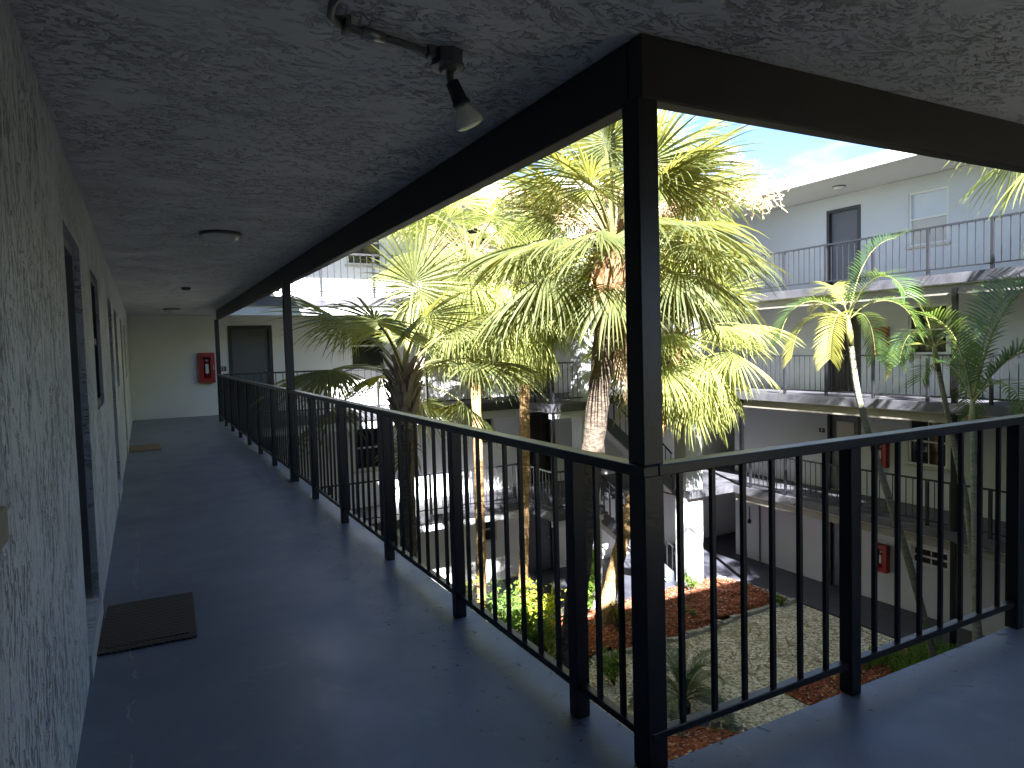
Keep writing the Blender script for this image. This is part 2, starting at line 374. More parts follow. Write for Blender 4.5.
def window(par,axis,face,u0,u1,z0,z1,frame='whiteframe',upper='glass',lower='glass',sgn=-1,sill=True,rec=.06,bars=0):
    def bx(mb,a,b,c,d,e,f,mi=0):
        return mb.box(face+sgn*a,face+sgn*b,c,d,e,f,mi) if axis=='x' else mb.box(c,d,face+sgn*a,face+sgn*b,e,f,mi)
    f=MB(); w=.045
    bx(f,-.1,-.02,u0,u0+w,z0,z1); bx(f,-.1,-.02,u1-w,u1,z0,z1); bx(f,-.1,-.02,u0+w,u1-w,z0,z0+w); bx(f,-.1,-.02,u0+w,u1-w,z1-w,z1)
    zm=(z0+z1)/2; bx(f,-.095,-.025,u0+w,u1-w,zm-.02,zm+.02)
    F=f.build('window',frame,par)
    bx(MB(),-.085,-.07,u0+w,u1-w,zm+.02,z1-w).build('pane',upper,F)
    bx(MB(),-.085,-.07,u0+w,u1-w,z0+w,zm-.02).build('pane',lower,F)
    if bars:
        b=MB()
        for i in range(1,bars):
            u=u0+(u1-u0)*i/bars; bx(b,-.068,-.055,u-.01,u+.01,z0+w,z1-w)
        b.build('mullion',frame,F)
    if sill: bx(MB(),-.02,.06,u0-.05,u1+.05,z0-.06,z0-.004).build('sill','cream',F)
    return F
# ================================================================ NEAR WING (L-shaped, the gallery we stand on)
XW=-.265; XE=1.45; YS=1.70; CN=2.30; YN=15.45; NW=17.2
near=thing('apartment_wing',(XW,0,GZ),'shaded near gallery with trowelled grey plaster wall, dark brown edge beam and black support posts','building')
sl=MB()
sl.box(XW,XE,-.6,NW,-.22,0); sl.box(XE,14.1,-.6,YS,-.22,0)
struct('walkway_floor',sl,'floor')
ops=[(3.40,4.24,.11,1.94),(5.05,5.85,1.04,1.93),(8.9,9.7,1.04,1.93),(7.4,8.2,.11,1.94),(11.2,12.05,.11,1.94),(13.2,14.0,1.04,1.93),(.45,1.42,1.05,1.98)]
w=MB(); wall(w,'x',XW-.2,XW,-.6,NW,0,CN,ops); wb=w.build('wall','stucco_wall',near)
c=MB(); c.box(XW-.2,XE+.05,-.6,NW,CN,2.6); c.box(XE+.05,14.1,-.6,YS+.05,CN,2.6)
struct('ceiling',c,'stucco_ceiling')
w=MB(); wall(w,'y',-.8,-.6,-.48,15.9,0,CN,[(3,3.9,0,2.05),(5,6,1,2)]); w.build('wall','white_wall',near)
# storeys below and the roof storey above, closed by plain walls
w=MB()
for z in (-5.2,-2.6,2.6):
    w.box(XW-.2,XW,-.6,NW,z,z+CH); w.box(-.48,15.9,-.8,-.6,z,z+CH)
w.build('wall','white_wall',near)
w=MB(); w.box(XW-.2,XE,-.6,NW,-2.82,-2.6); w.box(XE,14.1,-.6,YS,-2.82,-2.6)
w.build('floor_slab','fascia',near)
w=MB(); w.box(-6,XE+.15,-.6,NW,5.0,5.28); w.box(XE+.15,14.05,-7,YS+.15,5.0,5.28); w.box(-6,XE+.15,-7,-.6,5.0,5.28)
w.build('roof','soffit',near)
# beam (W along y, S along x)
b=MB(); b.box(1.37,1.44,1.751,15.44,2.105,CN-.001); b.build('beam','brown',near,bevel=.006)
b=MB(); b.box(1.37,14.1,1.685,1.75,2.105,CN-.001); b.build('beam','brown',near,bevel=.006)
b=MB(); b.box(1.345,1.423,1.675,1.753,0,2.104); b.build('support_post','black',near,bevel=.004)
for y in (7.56,15.4):
    MB().box(1.325,1.405,y-.04,y+.04,0,2.104).build('support_post','black',near,bevel=.004)
MB().box(7.2,7.3,1.65,1.73,0,2.104).build('support_post','black',near,bevel=.004)
for z in (-5.2,-2.6,2.6):
    for (x,y) in ((1.36,1.69),(1.36,7.56),(1.36,15.4),(7.25,1.69)):
        MB().box(x-.05,x+.05,y-.05,y+.05,z,z+CH).build('support_post','black',near)
for i,(u0,u1,z0,z1) in enumerate(ops):
    if z1-z0>1.5:
        D=door(near,'x',XW,u0,u1,z0,z1-z0,'doorbrown','frame_grey',1,'plain',.12,flush=True)
        MB().box(XW-.12,XW+.012,u0-.02,u1+.02,z0-.115,z0-.004).build('threshold','white_wall',D)
    else: window(near,'x',XW,u0,u1,z0,z1,'darkframe',sgn=1,sill=False)
s=MB().box(XW-.05,-.222,.36,1.48,1.045,1.11); s.build('sill','terracotta',near,bevel=.008)
# glow-in jamb return of the windows further on are part of the wall openings

# ================================================================ RAILINGS
def railing(name,label,p0,p1,z,posts,step,mat,group=None,pw=.055,bw=.016,h=.985,tw=.05,near_=False,skip_ends=(),e0=0):
    p0=Vector((p0[0],p0[1],z)); p1=Vector((p1[0],p1[1],z)); d=(p1-p0); Ln=d.length; d.normalize(); up=Vector((0,0,1)); bv=.003 if near_ else 0
    th=thing(name,p0,label,'railing',group)
    MB().bar(p0+up*(h-.018)+d*e0,p1+up*(h-.018),tw,.036).build('top_rail',mat,th,bevel=.004 if near_ else 0)
    MB().bar(p0+up*.115,p1+up*.115,.034,.026).build('bottom_rail',mat,th,bevel=bv)
    for s in posts:
        q=p0+d*s; MB().bar(q,q+up*(h-.036),pw,pw,0,d).build('post',mat,th,bevel=bv)
    ss=sorted(list(posts)+list(skip_ends))
    src=None
    for a,b in zip(ss,ss[1:]):
        n=max(1,round((b-a)/step))
        for k in range(1,n):
            q=p0+d*(a+(b-a)*k/n)
            if src is None:
                mb=MB(); mb.bar(Vector((0,0,.128)),Vector((0,0,h-.037)),bw,bw,0,d); me=mb.mesh('baluster',mat)
                src=me
            o=bpy.data.objects.new('baluster',src); col.objects.link(o); o.parent=th; o.location=q-p0
    return th
YP=[2.09,3.19,4.32,5.46,6.52,7.56,8.78,9.92,11.05,12.15,13.25,14.35]
railing('railing','long black metal railing along the near walkway, running away towards the red cabinet wall',(1.36,1.69),(1.36,15.4),0,[y-1.69 for y in YP],.14,'black',near_=True,skip_ends=(0,13.71),tw=.062,e0=-.031)
railing('railing','black metal railing in the right foreground, running right from the corner support post',(1.36,1.69),(9.9,1.69),0,[x-1.36 for x in (2.34,3.51,4.68,5.85,6.55,7.25,8.4,9.5)],.142,'black',near_=True,skip_ends=(0,),tw=.062,e0=.0315)
# ================================================================ EAST WING
XR=14.3; WX=15.9
east=thing('apartment_wing',(WX,8,GZ),'long white apartment wing across the courtyard on the right, four storeys with open galleries','building')
ops=[]; 
for k,z in enumerate(FZ):
    if k==0: ops+=[(11.2,12.1,z,z+2.05),(9.0,9.86,z+1.2,z+1.62),(4.0,4.9,z,z+2.05)]
    else: ops+=[(11.2,12.1,z,z+2.05),(9.05,9.95,z+(.95 if k!=3 else .85),z+2.08),(4.2,5.1,z+.95,z+2.08),(2.2,3.1,z,z+2.05)]
w=MB(); wall(w,'x',WX,WX+.2,-3,15.4,GZ,5.02,ops); w.build('wall','white_wall',east)
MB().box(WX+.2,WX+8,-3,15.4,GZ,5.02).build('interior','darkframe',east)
def slab(par,rects,z,mat='fascia',soff='soffit'):
    s=MB(); u=MB()
    for (x0,x1,y0,y1) in rects:
        s.box(x0,x1,y0,y1,z-.2,z); u.box(x0+.03,x1-.001,y0+.03,y1-.03,z-.22,z-.203)
    s.build('floor_slab',mat,par); u.build('soffit',soff,par)
for z in FZ[1:]:
    slab(east,[(XR-.07,WX,-3,13.85)],z)
    MB().box(XR+.02,XR+.16,-3,13.85,z-.42,z-.222).build('beam','beam_grey',east)
r=MB(); r.box(14.1,WX+8.3,-3,13.6,5.03,5.25); r.build('roof','soffit',east)
MB().box(14.0,14.098,-3,13.6,5.02,5.30).build('gutter','whiteframe',east,bevel=.01)
MB().box(XR-.045,XR+.045,8.0-.045,8.0+.045,GZ,2.3).build('support_post','black',east)
MB().box(XR-.045,XR+.045,13.55,13.64,GZ,2.3).build('support_post','black',east)
MB().box(XR-.045,XR+.045,3.0,3.09,GZ,2.3).build('support_post','black',east)
door(east,'x',WX,11.2,12.1,FZ[3],2.05,'doorblue','darkframe')
door(east,'x',WX,11.2,12.1,FZ[2],2.05,'doorbrown','darkframe',style='grille')
door(east,'x',WX,11.2,12.1,FZ[1],2.05,'frame_grey','darkframe',vent=True)
door(east,'x',WX,11.2,12.1,FZ[0],2.05,'doorblue','darkframe')
window(east,'x',WX,9.05,9.95,FZ[3]+.85,FZ[3]+2.08,'whiteframe','blindblue','blind')
window(east,'x',WX,9.05,9.95,FZ[2]+.95,FZ[2]+2.08,'whiteframe')
window(east,'x',WX,9.05,9.95,FZ[1]+.95,FZ[1]+2.08,'whiteframe',bars=2)
window(east,'x',WX,9.0,9.86,FZ[0]+1.2,FZ[0]+1.62,'whiteframe','glass','glass',bars=4,sill=False)
for k in (1,2,3):
    window(east,'x',WX,4.2,5.1,FZ[k]+.95,FZ[k]+2.08,'whiteframe'); door(east,'x',WX,2.2,3.1,FZ[k],2.05,'doorblue')
door(east,'x',WX,4.0,4.9,FZ[0],2.05,'doorblue')
MB().tube([(WX-.03,14.43,GZ+.02),(WX-.03,14.43,-2.85)],.022,8).build('drain_pipe','frame_grey',east,True)
for k,lab in ((3,'top'),(2,'same-level'),(1,'lower')):
    pp=[3.6,4.85,6.08,7.32,8.54,9.75,10.95,12.15,13.3]
    nm={3:'slate grey railing on the top gallery across the courtyard, under the white roof edge',2:'slate grey railing on the far right gallery level with the camera',1:'slate grey railing on the second lowest gallery at right, seen through the near black railing'}[k]
    railing('railing',nm,(XR,3.6),(XR,13.85),FZ[k],[p-3.6 for p in pp],.15,'slate','gallery railings across the courtyard',bw=.014,skip_ends=(10.25,))
# ================================================================ NORTH WING
north=thing('apartment_wing',(8,NW,GZ),'sunlit white apartment wing at the far end of the courtyard behind the palm trunks','building')
ops=[]
for k,z in enumerate(FZ):
    ops+=[(9.5,10.4,z,z+2.05)]
    if k>=1: ops+=[(7.9,8.55,z+1.3,z+2.08)]
    if k==0: ops+=[(7.9,8.55,z+1.15,z+1.85)]
    if k in (1,2,3): ops+=[(1.78,2.7,z,z+2.02),(4.6,5.5,z+.95,z+2.08)]
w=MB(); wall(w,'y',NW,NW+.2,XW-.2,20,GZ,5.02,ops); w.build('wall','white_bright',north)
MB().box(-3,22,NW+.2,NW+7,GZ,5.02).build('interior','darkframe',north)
for k,z in enumerate(FZ):
    if k: slab(north,[(XE,8.4,YN-.02,NW),(8.4,9.9,13.85,NW),(9.9,12.65,15.05,NW),(12.65,18.0,13.86,NW)],z)
    if k: 
        b=MB(); b.box(XE,8.33,YN+.03,YN+.15,z-.40,z-.222); b.build('beam','white_wall',north)
        b=MB(); b.box(8.42,9.88,13.9,14.0,z-.36,z-.222); b.build('beam','white_wall',north)
r=MB(); r.box(-6,8.2,15.25,NW+7,5.03,5.25); r.box(8.2,24,13.62,NW+7,5.03,5.252); r.build('roof','soffit',north)
MB().box(XE+.2,8.2,15.15,15.248,5.02,5.30).build('gutter','whiteframe',north)
for (x0,x1) in ((9.36,9.88),(12.66,13.24)):
    p=MB(); p.box(x0,x1,14.0,14.45,GZ,5.03); p.build('pier','white_wall',north)
MB().box(8.44,8.52,13.88,13.96,GZ,5.03).build('support_post','slate',north)
for k in range(4):
    door(north,'y',NW,9.5,10.4,FZ[k],2.05,'doorblue' if k!=1 else 'doorbrown','darkframe',style='grille' if k in (1,) else 'plain',vent=(k==2))
    if k: window(north,'y',NW,7.9,8.55,FZ[k]+1.3,FZ[k]+2.08,'cream',sill=False)
    else: window(north,'y',NW,7.9,8.55,FZ[k]+1.15,FZ[k]+1.85,'cream',sill=False)
    if k:
        door(north,'y',NW,1.78,2.7,FZ[k],2.02,'doorblue','darkframe'); window(north,'y',NW,4.6,5.5,FZ[k]+.95,FZ[k]+2.08,'whiteframe')
for k in (3,2,1):
    nm={3:'grey railing of the topmost north gallery against the sunlit white wall',2:'grey railing of the north gallery level with the camera, behind the left palm crown',1:'grey railing of the lower north gallery seen between the palm trunks'}[k]
    railing('railing',nm,(1.45,15.5),(8.4,15.5),FZ[k],[.9,2.1,3.3,4.5,5.7,6.9],.15,'slate','gallery railings across the courtyard',bw=.014,skip_ends=(0,))
    nm={3:'short grey railing round the stair corner of the topmost north gallery',2:'short grey railing at the stair corner, level with the camera, left of the leaning trunk',1:'short grey railing at the stair corner one floor down, by the white pier'}[k]
    railing('railing',nm,(8.46,15.46),(8.46,13.96),FZ[k],[.75],.15,'slate','gallery railings across the courtyard',bw=.014,skip_ends=(0,1.5))
    nm={3:'one-bay grey railing beside the left white pier, topmost floor',2:'one-bay grey railing beside the left white pier, level with the camera',1:'one-bay grey railing beside the left white pier, one floor down'}[k]
    railing('railing',nm,(8.52,13.92),(9.34,13.92),FZ[k],[],.14,'slate','gallery railings across the courtyard',bw=.014,skip_ends=(0,.82))
# passage wall behind the east wing's end
MB().box(18,18.2,13,NW,GZ,5.02).build('wall','white_wall',north)
# ================================================================ STAIRS
def stairs(z0,label):
    x0,x1=9.92,12.62; t=thing('staircase',(x1,14.7,z0-2.6),label,'staircase','open stair flights between the white piers')
    n=14; sp=MB()
    for i in range(1,n):
        x=x0+(x1-x0)*(i-.5)/n; z=z0-2.6*i/n
        sp.box(x-.02,x+.26,14.53,14.97,z-.05,z)
    sp.build('treads','fascia',t)
    for y in (14.49,14.98):
        s=MB(); dx=x1-x0
        s.hexa([(x0,y,z0-.32),(x1,y,z0-2.6-.10),(x1,y+.04,z0-2.6-.10),(x0,y+.04,z0-.32),(x0,y,z0+.03),(x1,y,z0-2.6+.27),(x1,y+.04,z0-2.6+.27),(x0,y+.04,z0+.03)])
        s.build('stringer','doorblue' if y<14.6 else 'white_wall',t)
        r=MB(); r.bar((x0,y+.02,z0+.95),(x1,y+.02,z0-2.6+.95),.035,.035); r.build('handrail','slate',t)
        for k in range(0,15):
            x=x0+dx*k/14*.98+.02; z=z0-2.6*(x-x0)/dx
            MB().box(x-.008,x+.008,y+.012,y+.028,z,z+.94).build('baluster','slate',t)
    u=MB(); u.hexa([(x0,14.535,z0-.34),(x1,14.535,z0-2.6-.16),(x1,14.975,z0-2.6-.16),(x0,14.975,z0-.34),(x0,14.535,z0-.20),(x1,14.535,z0-2.6-.0),(x1,14.975,z0-2.6-.0),(x0,14.975,z0-.20)])
    u.build('underside','white_wall',t)
stairs(0,'stair flight descending right from the camera-level gallery to the one below, behind the palm trunk')
stairs(-2.6,'lowest stair flight descending right to the courtyard beside the mulch bed')
stairs(2.6,'highest stair flight descending right from the top gallery, mostly behind fronds')

# ================================================================ FIRE CABINETS
def cabinet(axis,face,u,z,label,w=.34,h=.68,sgn=-1):
    loc=(face,u,z) if axis=='x' else (u,face,z)
    t=thing('fire_extinguisher_cabinet',loc,label,'fire extinguisher','red extinguisher cabinets on the white walls')
    def bx(mb,a,b,c,d,e,f): return mb.box(face+sgn*a,face+sgn*b,u+c,u+d,z+e,z+f) if axis=='x' else mb.box(u+c,u+d,face+sgn*a,face+sgn*b,z+e,z+f)
    b=MB(); H=h/2; Wd=w/2
    bx(b,0,.012,-Wd+.001,Wd-.001,-H+.001,H-.001)
    bx(b,.012,.13,-Wd,-Wd+.02,-H,H); bx(b,.012,.13,Wd-.02,Wd,-H,H); bx(b,.012,.13,-Wd+.02,Wd-.02,-H,-H+.02); bx(b,.012,.13,-Wd+.02,Wd-.02,H-.02,H)
    b.build('cabinet_body','red',t)
    d=MB(); o=.075
    bx(d,.132,.15,-Wd,-o,-H,H); bx(d,.132,.15,o,Wd,-H,H); bx(d,.132,.15,-o,o,-H,-H+.1); bx(d,.132,.15,-o,o,H-.1,H)
    D=d.build('cabinet_door','red',t,bevel=.003)
    bx(MB(),.138,.142,-o,o,-H+.1,H-.1).build('pane','clear',D)
    hd=MB(); bx(hd,.15,.175,Wd-.04,Wd-.025,-.05,.05); hd.build('handle','steel',D)
    c=(face+sgn*.07,u,z-.24) if axis=='x' else (u,face+sgn*.07,z-.24)
    e=MB(); e.lathe(c,(0,0,1),[(0,.04),(.005,.05),(.3,.05),(.34,.035),(.36,.014),(.4,.014)],16)
    e.build('extinguisher','redp',t,True)
    e=MB(); bx(e,.121,.128,-.032,.032,-.13,.08); e.build('extinguisher_label','pvc',t)
    e=MB(); bx(e,.05,.12,-.012,.012,.13,.16); bx(e,.03,.11,-.03,.03,.165,.18); e.build('extinguisher_valve','steel',t)
cabinet('y',NW,1.27,1.10,'red extinguisher cabinet on the shaded end wall of the near walkway')
cabinet('x',WX,10.58,1.27,'red extinguisher cabinet on the gallery level with the camera, framed by feather palm fronds')
cabinet('x',WX,10.58,-1.47,'red extinguisher cabinet one gallery down at right, partly behind a slim leaning trunk')
cabinet('x',WX,10.57,-4.07,'red extinguisher cabinet on the ground-floor wall at right')

# text plaques beside doors
def text(body,loc,rot,size,mat,parent,name='number'):
    c=bpy.data.curves.new(name,'FONT'); c.body=body; c.size=size; c.extrude=.0015; c.align_x='CENTER'; c.align_y='CENTER'
    o=bpy.data.objects.new(name,c); col.objects.link(o); dg=bpy.context.evaluated_depsgraph_get()
    me=bpy.data.meshes.new_from_object(o.evaluated_get(dg)); bpy.data.objects.remove(o)
    me.materials.clear(); me.materials.append(M[mat]); me.name=name
    o=bpy.data.objects.new(name,me); col.objects.link(o); o.parent=parent; o.location=loc; o.rotation_euler=rot
def plaque(axis,face,u,z,body,label):
    loc=(face,u,z) if axis=='x' else (u,face,z)
    if axis=='x':
        p=MB().box(face-.014,face,u-.085,u+.085,z-.055,z+.055); rot=(R(90),0,R(-90)); off=(-.016,0,0)
    else:
        p=MB().box(u-.085,u+.085,face-.014,face,z-.055,z+.055); rot=(R(90),0,0); off=(0,-.016,0)
    t=thing('number_plaque',loc,label,'door number','small dark number plaques beside doors')
    p.build('plate','darkframe',t); text(body,off,rot,.1,'pvc',t)
plaque('y',NW,1.60,1.06,'22','small dark number plaque between the red cabinet and the blue-grey door at the walkway end')
plaque('x',WX,12.35,1.47,'12','small dark number plaque beside the barred brown door on the right gallery')
plaque('x',WX,12.3,-1.07,'8','small dark number plaque left of the grey door one gallery down at right')
# wall bracket lamp at the ground-floor wall
t=thing('wall_hook',(WX,14.82,-3.9),'small dark hose bracket hanging on the ground-floor wall near the corner','bracket')
MB().tube([(WX-.03,14.82,-3.6),(WX-.03,14.82,-4.0)],.012,8).build('rod','darkframe',t)
MB().lathe((WX-.04,14.82,-4.12),(0,0,1),[(0,.02),(.01,.055),(.1,.05),(.14,.015)],12).build('bell','darkframe',t,True)
# ================================================================ CEILING DOMES
def dome(x,y,z,label,r=.155):
    t=thing('ceiling_light',(x,y,z),label,'ceiling light','round frosted ceiling lights')
    MB().lathe((x,y,z),(0,0,-1),[(0,r*.98),(.018,r),(.022,r*.96)],32).build('rim','castgrey',t,True)
    MB().lathe((x,y,z-.022),(0,0,-1),[(0,r*.93),(.015,r*.9),(.035,r*.72),(.048,r*.45),(.054,.01)],32).build('diffuser','dome',t,True)
dome(.57,5.75,CN,'larger round frosted light on the textured ceiling, halfway down the walkway')
dome(.54,15.0,CN,'small-looking round frosted light on the ceiling by the far end wall')
dome(15.0,11.1,4.995+.03,'round light under the white roof overhang of the top right gallery')
t=thing('smoke_detector',(.56,10.4,CN),'tiny dark disc on the ceiling between the two round lights','detector')
MB().lathe((.56,10.4,CN),(0,0,-1),[(0,.06),(.02,.06),(.035,.045),(.036,.01)],20).build('housing','castgrey',t,True)
# flood bulb with conduit
t=thing('flood_light',(.98,2.24,CN),'bare frosted flood bulb in a swivel socket on a surface conduit, near ceiling','light fitting')
cz=CN-.016
MB().tube([(.60,1.2,cz),(.585,1.9,cz),(.575,2.06,cz),(.585,2.12,cz),(.62,2.16,cz),(.68,2.18,cz),(.80,2.2,cz),(.925,2.225,cz-.004)],.0115,12).build('conduit','castgrey',t,True)
MB().tube([(.69,2.182,cz),(.76,2.195,cz)],.0155,12).build('coupling','steel',t,True)
MB().box(.63,.645,2.13,2.19,CN-.034,CN-.001).build('strap','castgrey',t,bevel=.003)
MB().box(.905,.93,2.205,2.24,CN-.035,CN-.002).build('connector','castgrey',t,bevel=.003)
MB().lathe((.98,2.24,CN-.001),(0,0,-1),[(0,.052),(.04,.052),(.042,.056),(.05,.056),(.052,.03),(.062,.022)],8).build('junction_box','castgrey',t,bevel=.003)
a=Vector((.985,2.235,CN-.062)); d=Vector((.42,-.10,-1)).normalized()
MB().tube([a+Vector((0,0,.01)),a+Vector((0,0,-.022)),a+Vector((0.006,0,-.035))],.011,10).build('swivel','castgrey',t,True)
a2=a+Vector((.006,0,-.03))
MB().lathe(a2,d,[(0,.012),(.003,.021),(.065,.025),(.068,.029),(.078,.029)],20).build('socket','darkframe',t,True)
MB().lathe(a2+d*.078,d,[(0,.022),(.012,.024),(.028,.034),(.048,.044),(.058,.0455),(.066,.043),(.070,.034),(.072,.015),(.0725,.002)],28).build('bulb','bulbglass',t,True)

t.location=Vector(t.location)+Vector((-.085,-.185,0))
# ================================================================ DOORMATS
def mat_(cx,cy,w,l,rot,label,mat,h=.012):
    t=thing('doormat',(cx,cy,0),label,'doormat')
    b=MB(); b.box(cx-w/2,cx+w/2,cy-l/2,cy+l/2,.001,h); o=b.build('mat_base',mat,t,bevel=.004)
    b=MB(); b.box(cx-w/2+.03,cx+w/2-.03,cy-l/2+.05,cy+l/2-.05,h+.0005,h+.004); b.build('mat_field',mat,t,bevel=.003)
    t.rotation_euler.z=rot
mat_(-.035,3.98,.42,.70,R(-1.5),'dark brown ribbed rubber doormat on the walkway by the nearest door','rubber')
mat_(-.04,11.75,.42,.80,R(1),'light brown doormat far down the walkway by the wall','tan')

# ================================================================ PALMS
def bez_dir(d,g,s): return (d+Vector((0,0,-1))*g*s).normalized()
def fan_mesh(name,elev,petL,Rr,seed,droop=.5,nseg=54,mats=('leaf_green','petiole')):
    rnd=random.Random(seed); mb=MB()
    d=Vector((math.cos(R(elev)),0,math.sin(R(elev)))); p=Vector((0,0,0)); n=7
    pts=[p.copy()]
    for i in range(n):
        d=bez_dir(d,.10+.05*droop,1.); p=p+d*petL/n; pts.append(p.copy())
    B=Vector((0,1,0))
    for a,b,i in zip(pts,pts[1:],range(n)):
        w=.032*(1-i/n)+.017
        mb.bar(a,b,w,.014,1,up=Vector((0,0,1)) if abs((b-a).normalized().z)<.95 else Vector((1,0,0)))
    A=d.normalized(); Nn=A.cross(B).normalized()
    if Nn.z<0: Nn=-Nn
    span=R(rnd.uniform(118,138)); 
    for i in range(nseg):
        u=(i+.5)/nseg*2-1; a=u*span+rnd.uniform(-.035,.035)
        sd=(A*math.cos(a)+B*math.sin(a)-Nn*(.35*abs(math.sin(a)))+A*.0).normalized()
        Ls=Rr*(.72+.28*math.cos(a*.75))*rnd.uniform(.88,1.06)
        wv=sd.cross(Nn).normalized(); tilt=(.55 if i%2 else -.55)+rnd.uniform(-.2,.2)
        wv=(wv*math.cos(tilt)+Nn*math.sin(tilt)).normalized()
        da=2*span/nseg; st=6; prev=None; q=A*(-.10*Rr*(1-abs(u)) )*0+p.copy(); dd=sd.copy()
        q=p+A*(.16*Rr*(1-abs(u)))   # costa: middle segments leave further along the rib
        gdr=droop*rnd.uniform(.5,1.5)
        for k in range(st+1):
            s=k/st
            if k:
                dd=bez_dir(dd,gdr*.55*s**1.6,1.); q=q+dd*(Ls/st)
            w=max(.0012,min(s,.36)*Ls*math.tan(da/2)*1.1*(1 if s<.37 else ((1-s)/.63)**.8)+.0008)
            ww=wv-dd*wv.dot(dd); ww.normalize()
            cur=(q-ww*w,q+ww*w)
            if prev: mb.quad(prev[0],prev[1],cur[1],cur[0],0)
            prev=cur
    return mb.mesh(name,list(mats))
def feather_mesh(name,elev,Lr,leafL,seed,droop=.5,n=30,mats=('leaf_areca','petiole'),vee=.45,leafw=.0115,curl=.6):
    rnd=random.Random(seed); mb=MB()
    d=Vector((math.cos(R(elev)),0,math.sin(R(elev)))); p=Vector((0,0,0)); pts=[p.copy()]; ds=[d.copy()]; st=26
    for i in range(st):
        d=bez_dir(d,droop*.16*(i/st+.25),1.); p=p+d*Lr/st; pts.append(p.copy()); ds.append(d.copy())
    for i in range(0,st,2):
        a,b=pts[i],pts[min(i+2,st)]; w=.022*(1-i/st)+.005
        mb.bar(a,b,w,w*.8,1,up=Vector((0,1,0)))
    B=Vector((0,1,0))
    for k in range(n):
        s=.18+.82*(k+.5)/n; f=s*st; i=min(int(f),st-1); q=pts[i].lerp(pts[i+1],f-i); A=ds[i]; Nn=A.cross(B); 
        if Nn.dot(Vector((-.3*0,0,1)))<0 and elev<91: Nn=-Nn if abs(A.z)<.99 else Nn
        Ls=leafL*math.sin(math.pi*min(1,.22+.78*(1-s)**.75+.02))**.6*rnd.uniform(.88,1.08)
        for sg in (-1,1):
            dd=(A*(.55+.4*s)+B*sg*1.0+Nn*vee*rnd.uniform(.7,1.2)).normalized(); r=q.copy(); prev=None; wv=dd.cross(Nn).normalized() 
            for j in range(5):
                ss=j/4
                if j: dd=bez_dir(dd,curl*.35*ss,1.); r=r+dd*Ls/4
                w=leafw*(.35 if j==0 else (1,1.0,.7,.05)[j-1])
                ww=(A-dd*A.dot(dd)).normalized()*w
                cur=(r-ww,r+ww)
                if prev: mb.quad(prev[0],prev[1],cur[1],cur[0],0)
                prev=cur
    return mb.mesh(name,list(mats))
_lib={}
def fan_lib(kind):
    if kind in _lib: return _lib[kind]
    lm={'green':('leaf_green','petiole'),'yellow':('leaf_yellow','petiole'),'dead':('dead','boot_grey')}[kind]
    out=[]
    for j,(e,dr) in enumerate(((82,.15),(60,.28),(35,.42),(12,.55),(-12,.7),(-40,.9),(-68,.7))):
        for sd in range(3): out.append((e,fan_mesh('frond',e,1.08 if e>0 else .9,.98,100*j+sd+(7 if kind=='yellow' else 0),dr,mats=lm)))
    _lib[kind]=out; return out
def boots(mb,base,top,r,n,out=.10,ln=.34,mi=0,rnd=random):
    base=Vector(base);top=Vector(top)
    for i in range(n):
        s=i/n; az=i*2.399+rnd.uniform(-.2,.2); c=base.lerp(top,s)
        o=Vector((math.cos(az),math.sin(az),0)); 
        p=c+o*r*.85; q=c+o*(r+out*(.5+.8*s))+Vector((0,0,ln*rnd.uniform(.7,1.2)))
        mb.hexa(_tap(p,q,.055,.03,o),mi)
def _tap(p,q,w0,w1,o):
    sd=Vector((-o.y,o.x,0)); th=o*.012
    return [p-sd*w0-th,p+sd*w0-th,p+sd*w0+th,p-sd*w0+th,q-sd*w1-th,q+sd*w1-th,q+sd*w1+th,q-sd*w1+th]
def trunk_path(ctrl,n=26):
    ctrl=[Vector(c) for c in ctrl]; out=[]
    m_=len(ctrl)-1
    for i in range(n+1):
        f=i/n*m_; k=min(int(f),m_-1); u=f-k
        p0=ctrl[max(k-1,0)];p1=ctrl[k];p2=ctrl[k+1];p3=ctrl[min(k+2,m_)]
        out.append(.5*((2*p1)+(-p0+p2)*u+(2*p0-5*p1+4*p2-p3)*u*u+(-p0+3*p1-3*p2+p3)*u**3))
    return out
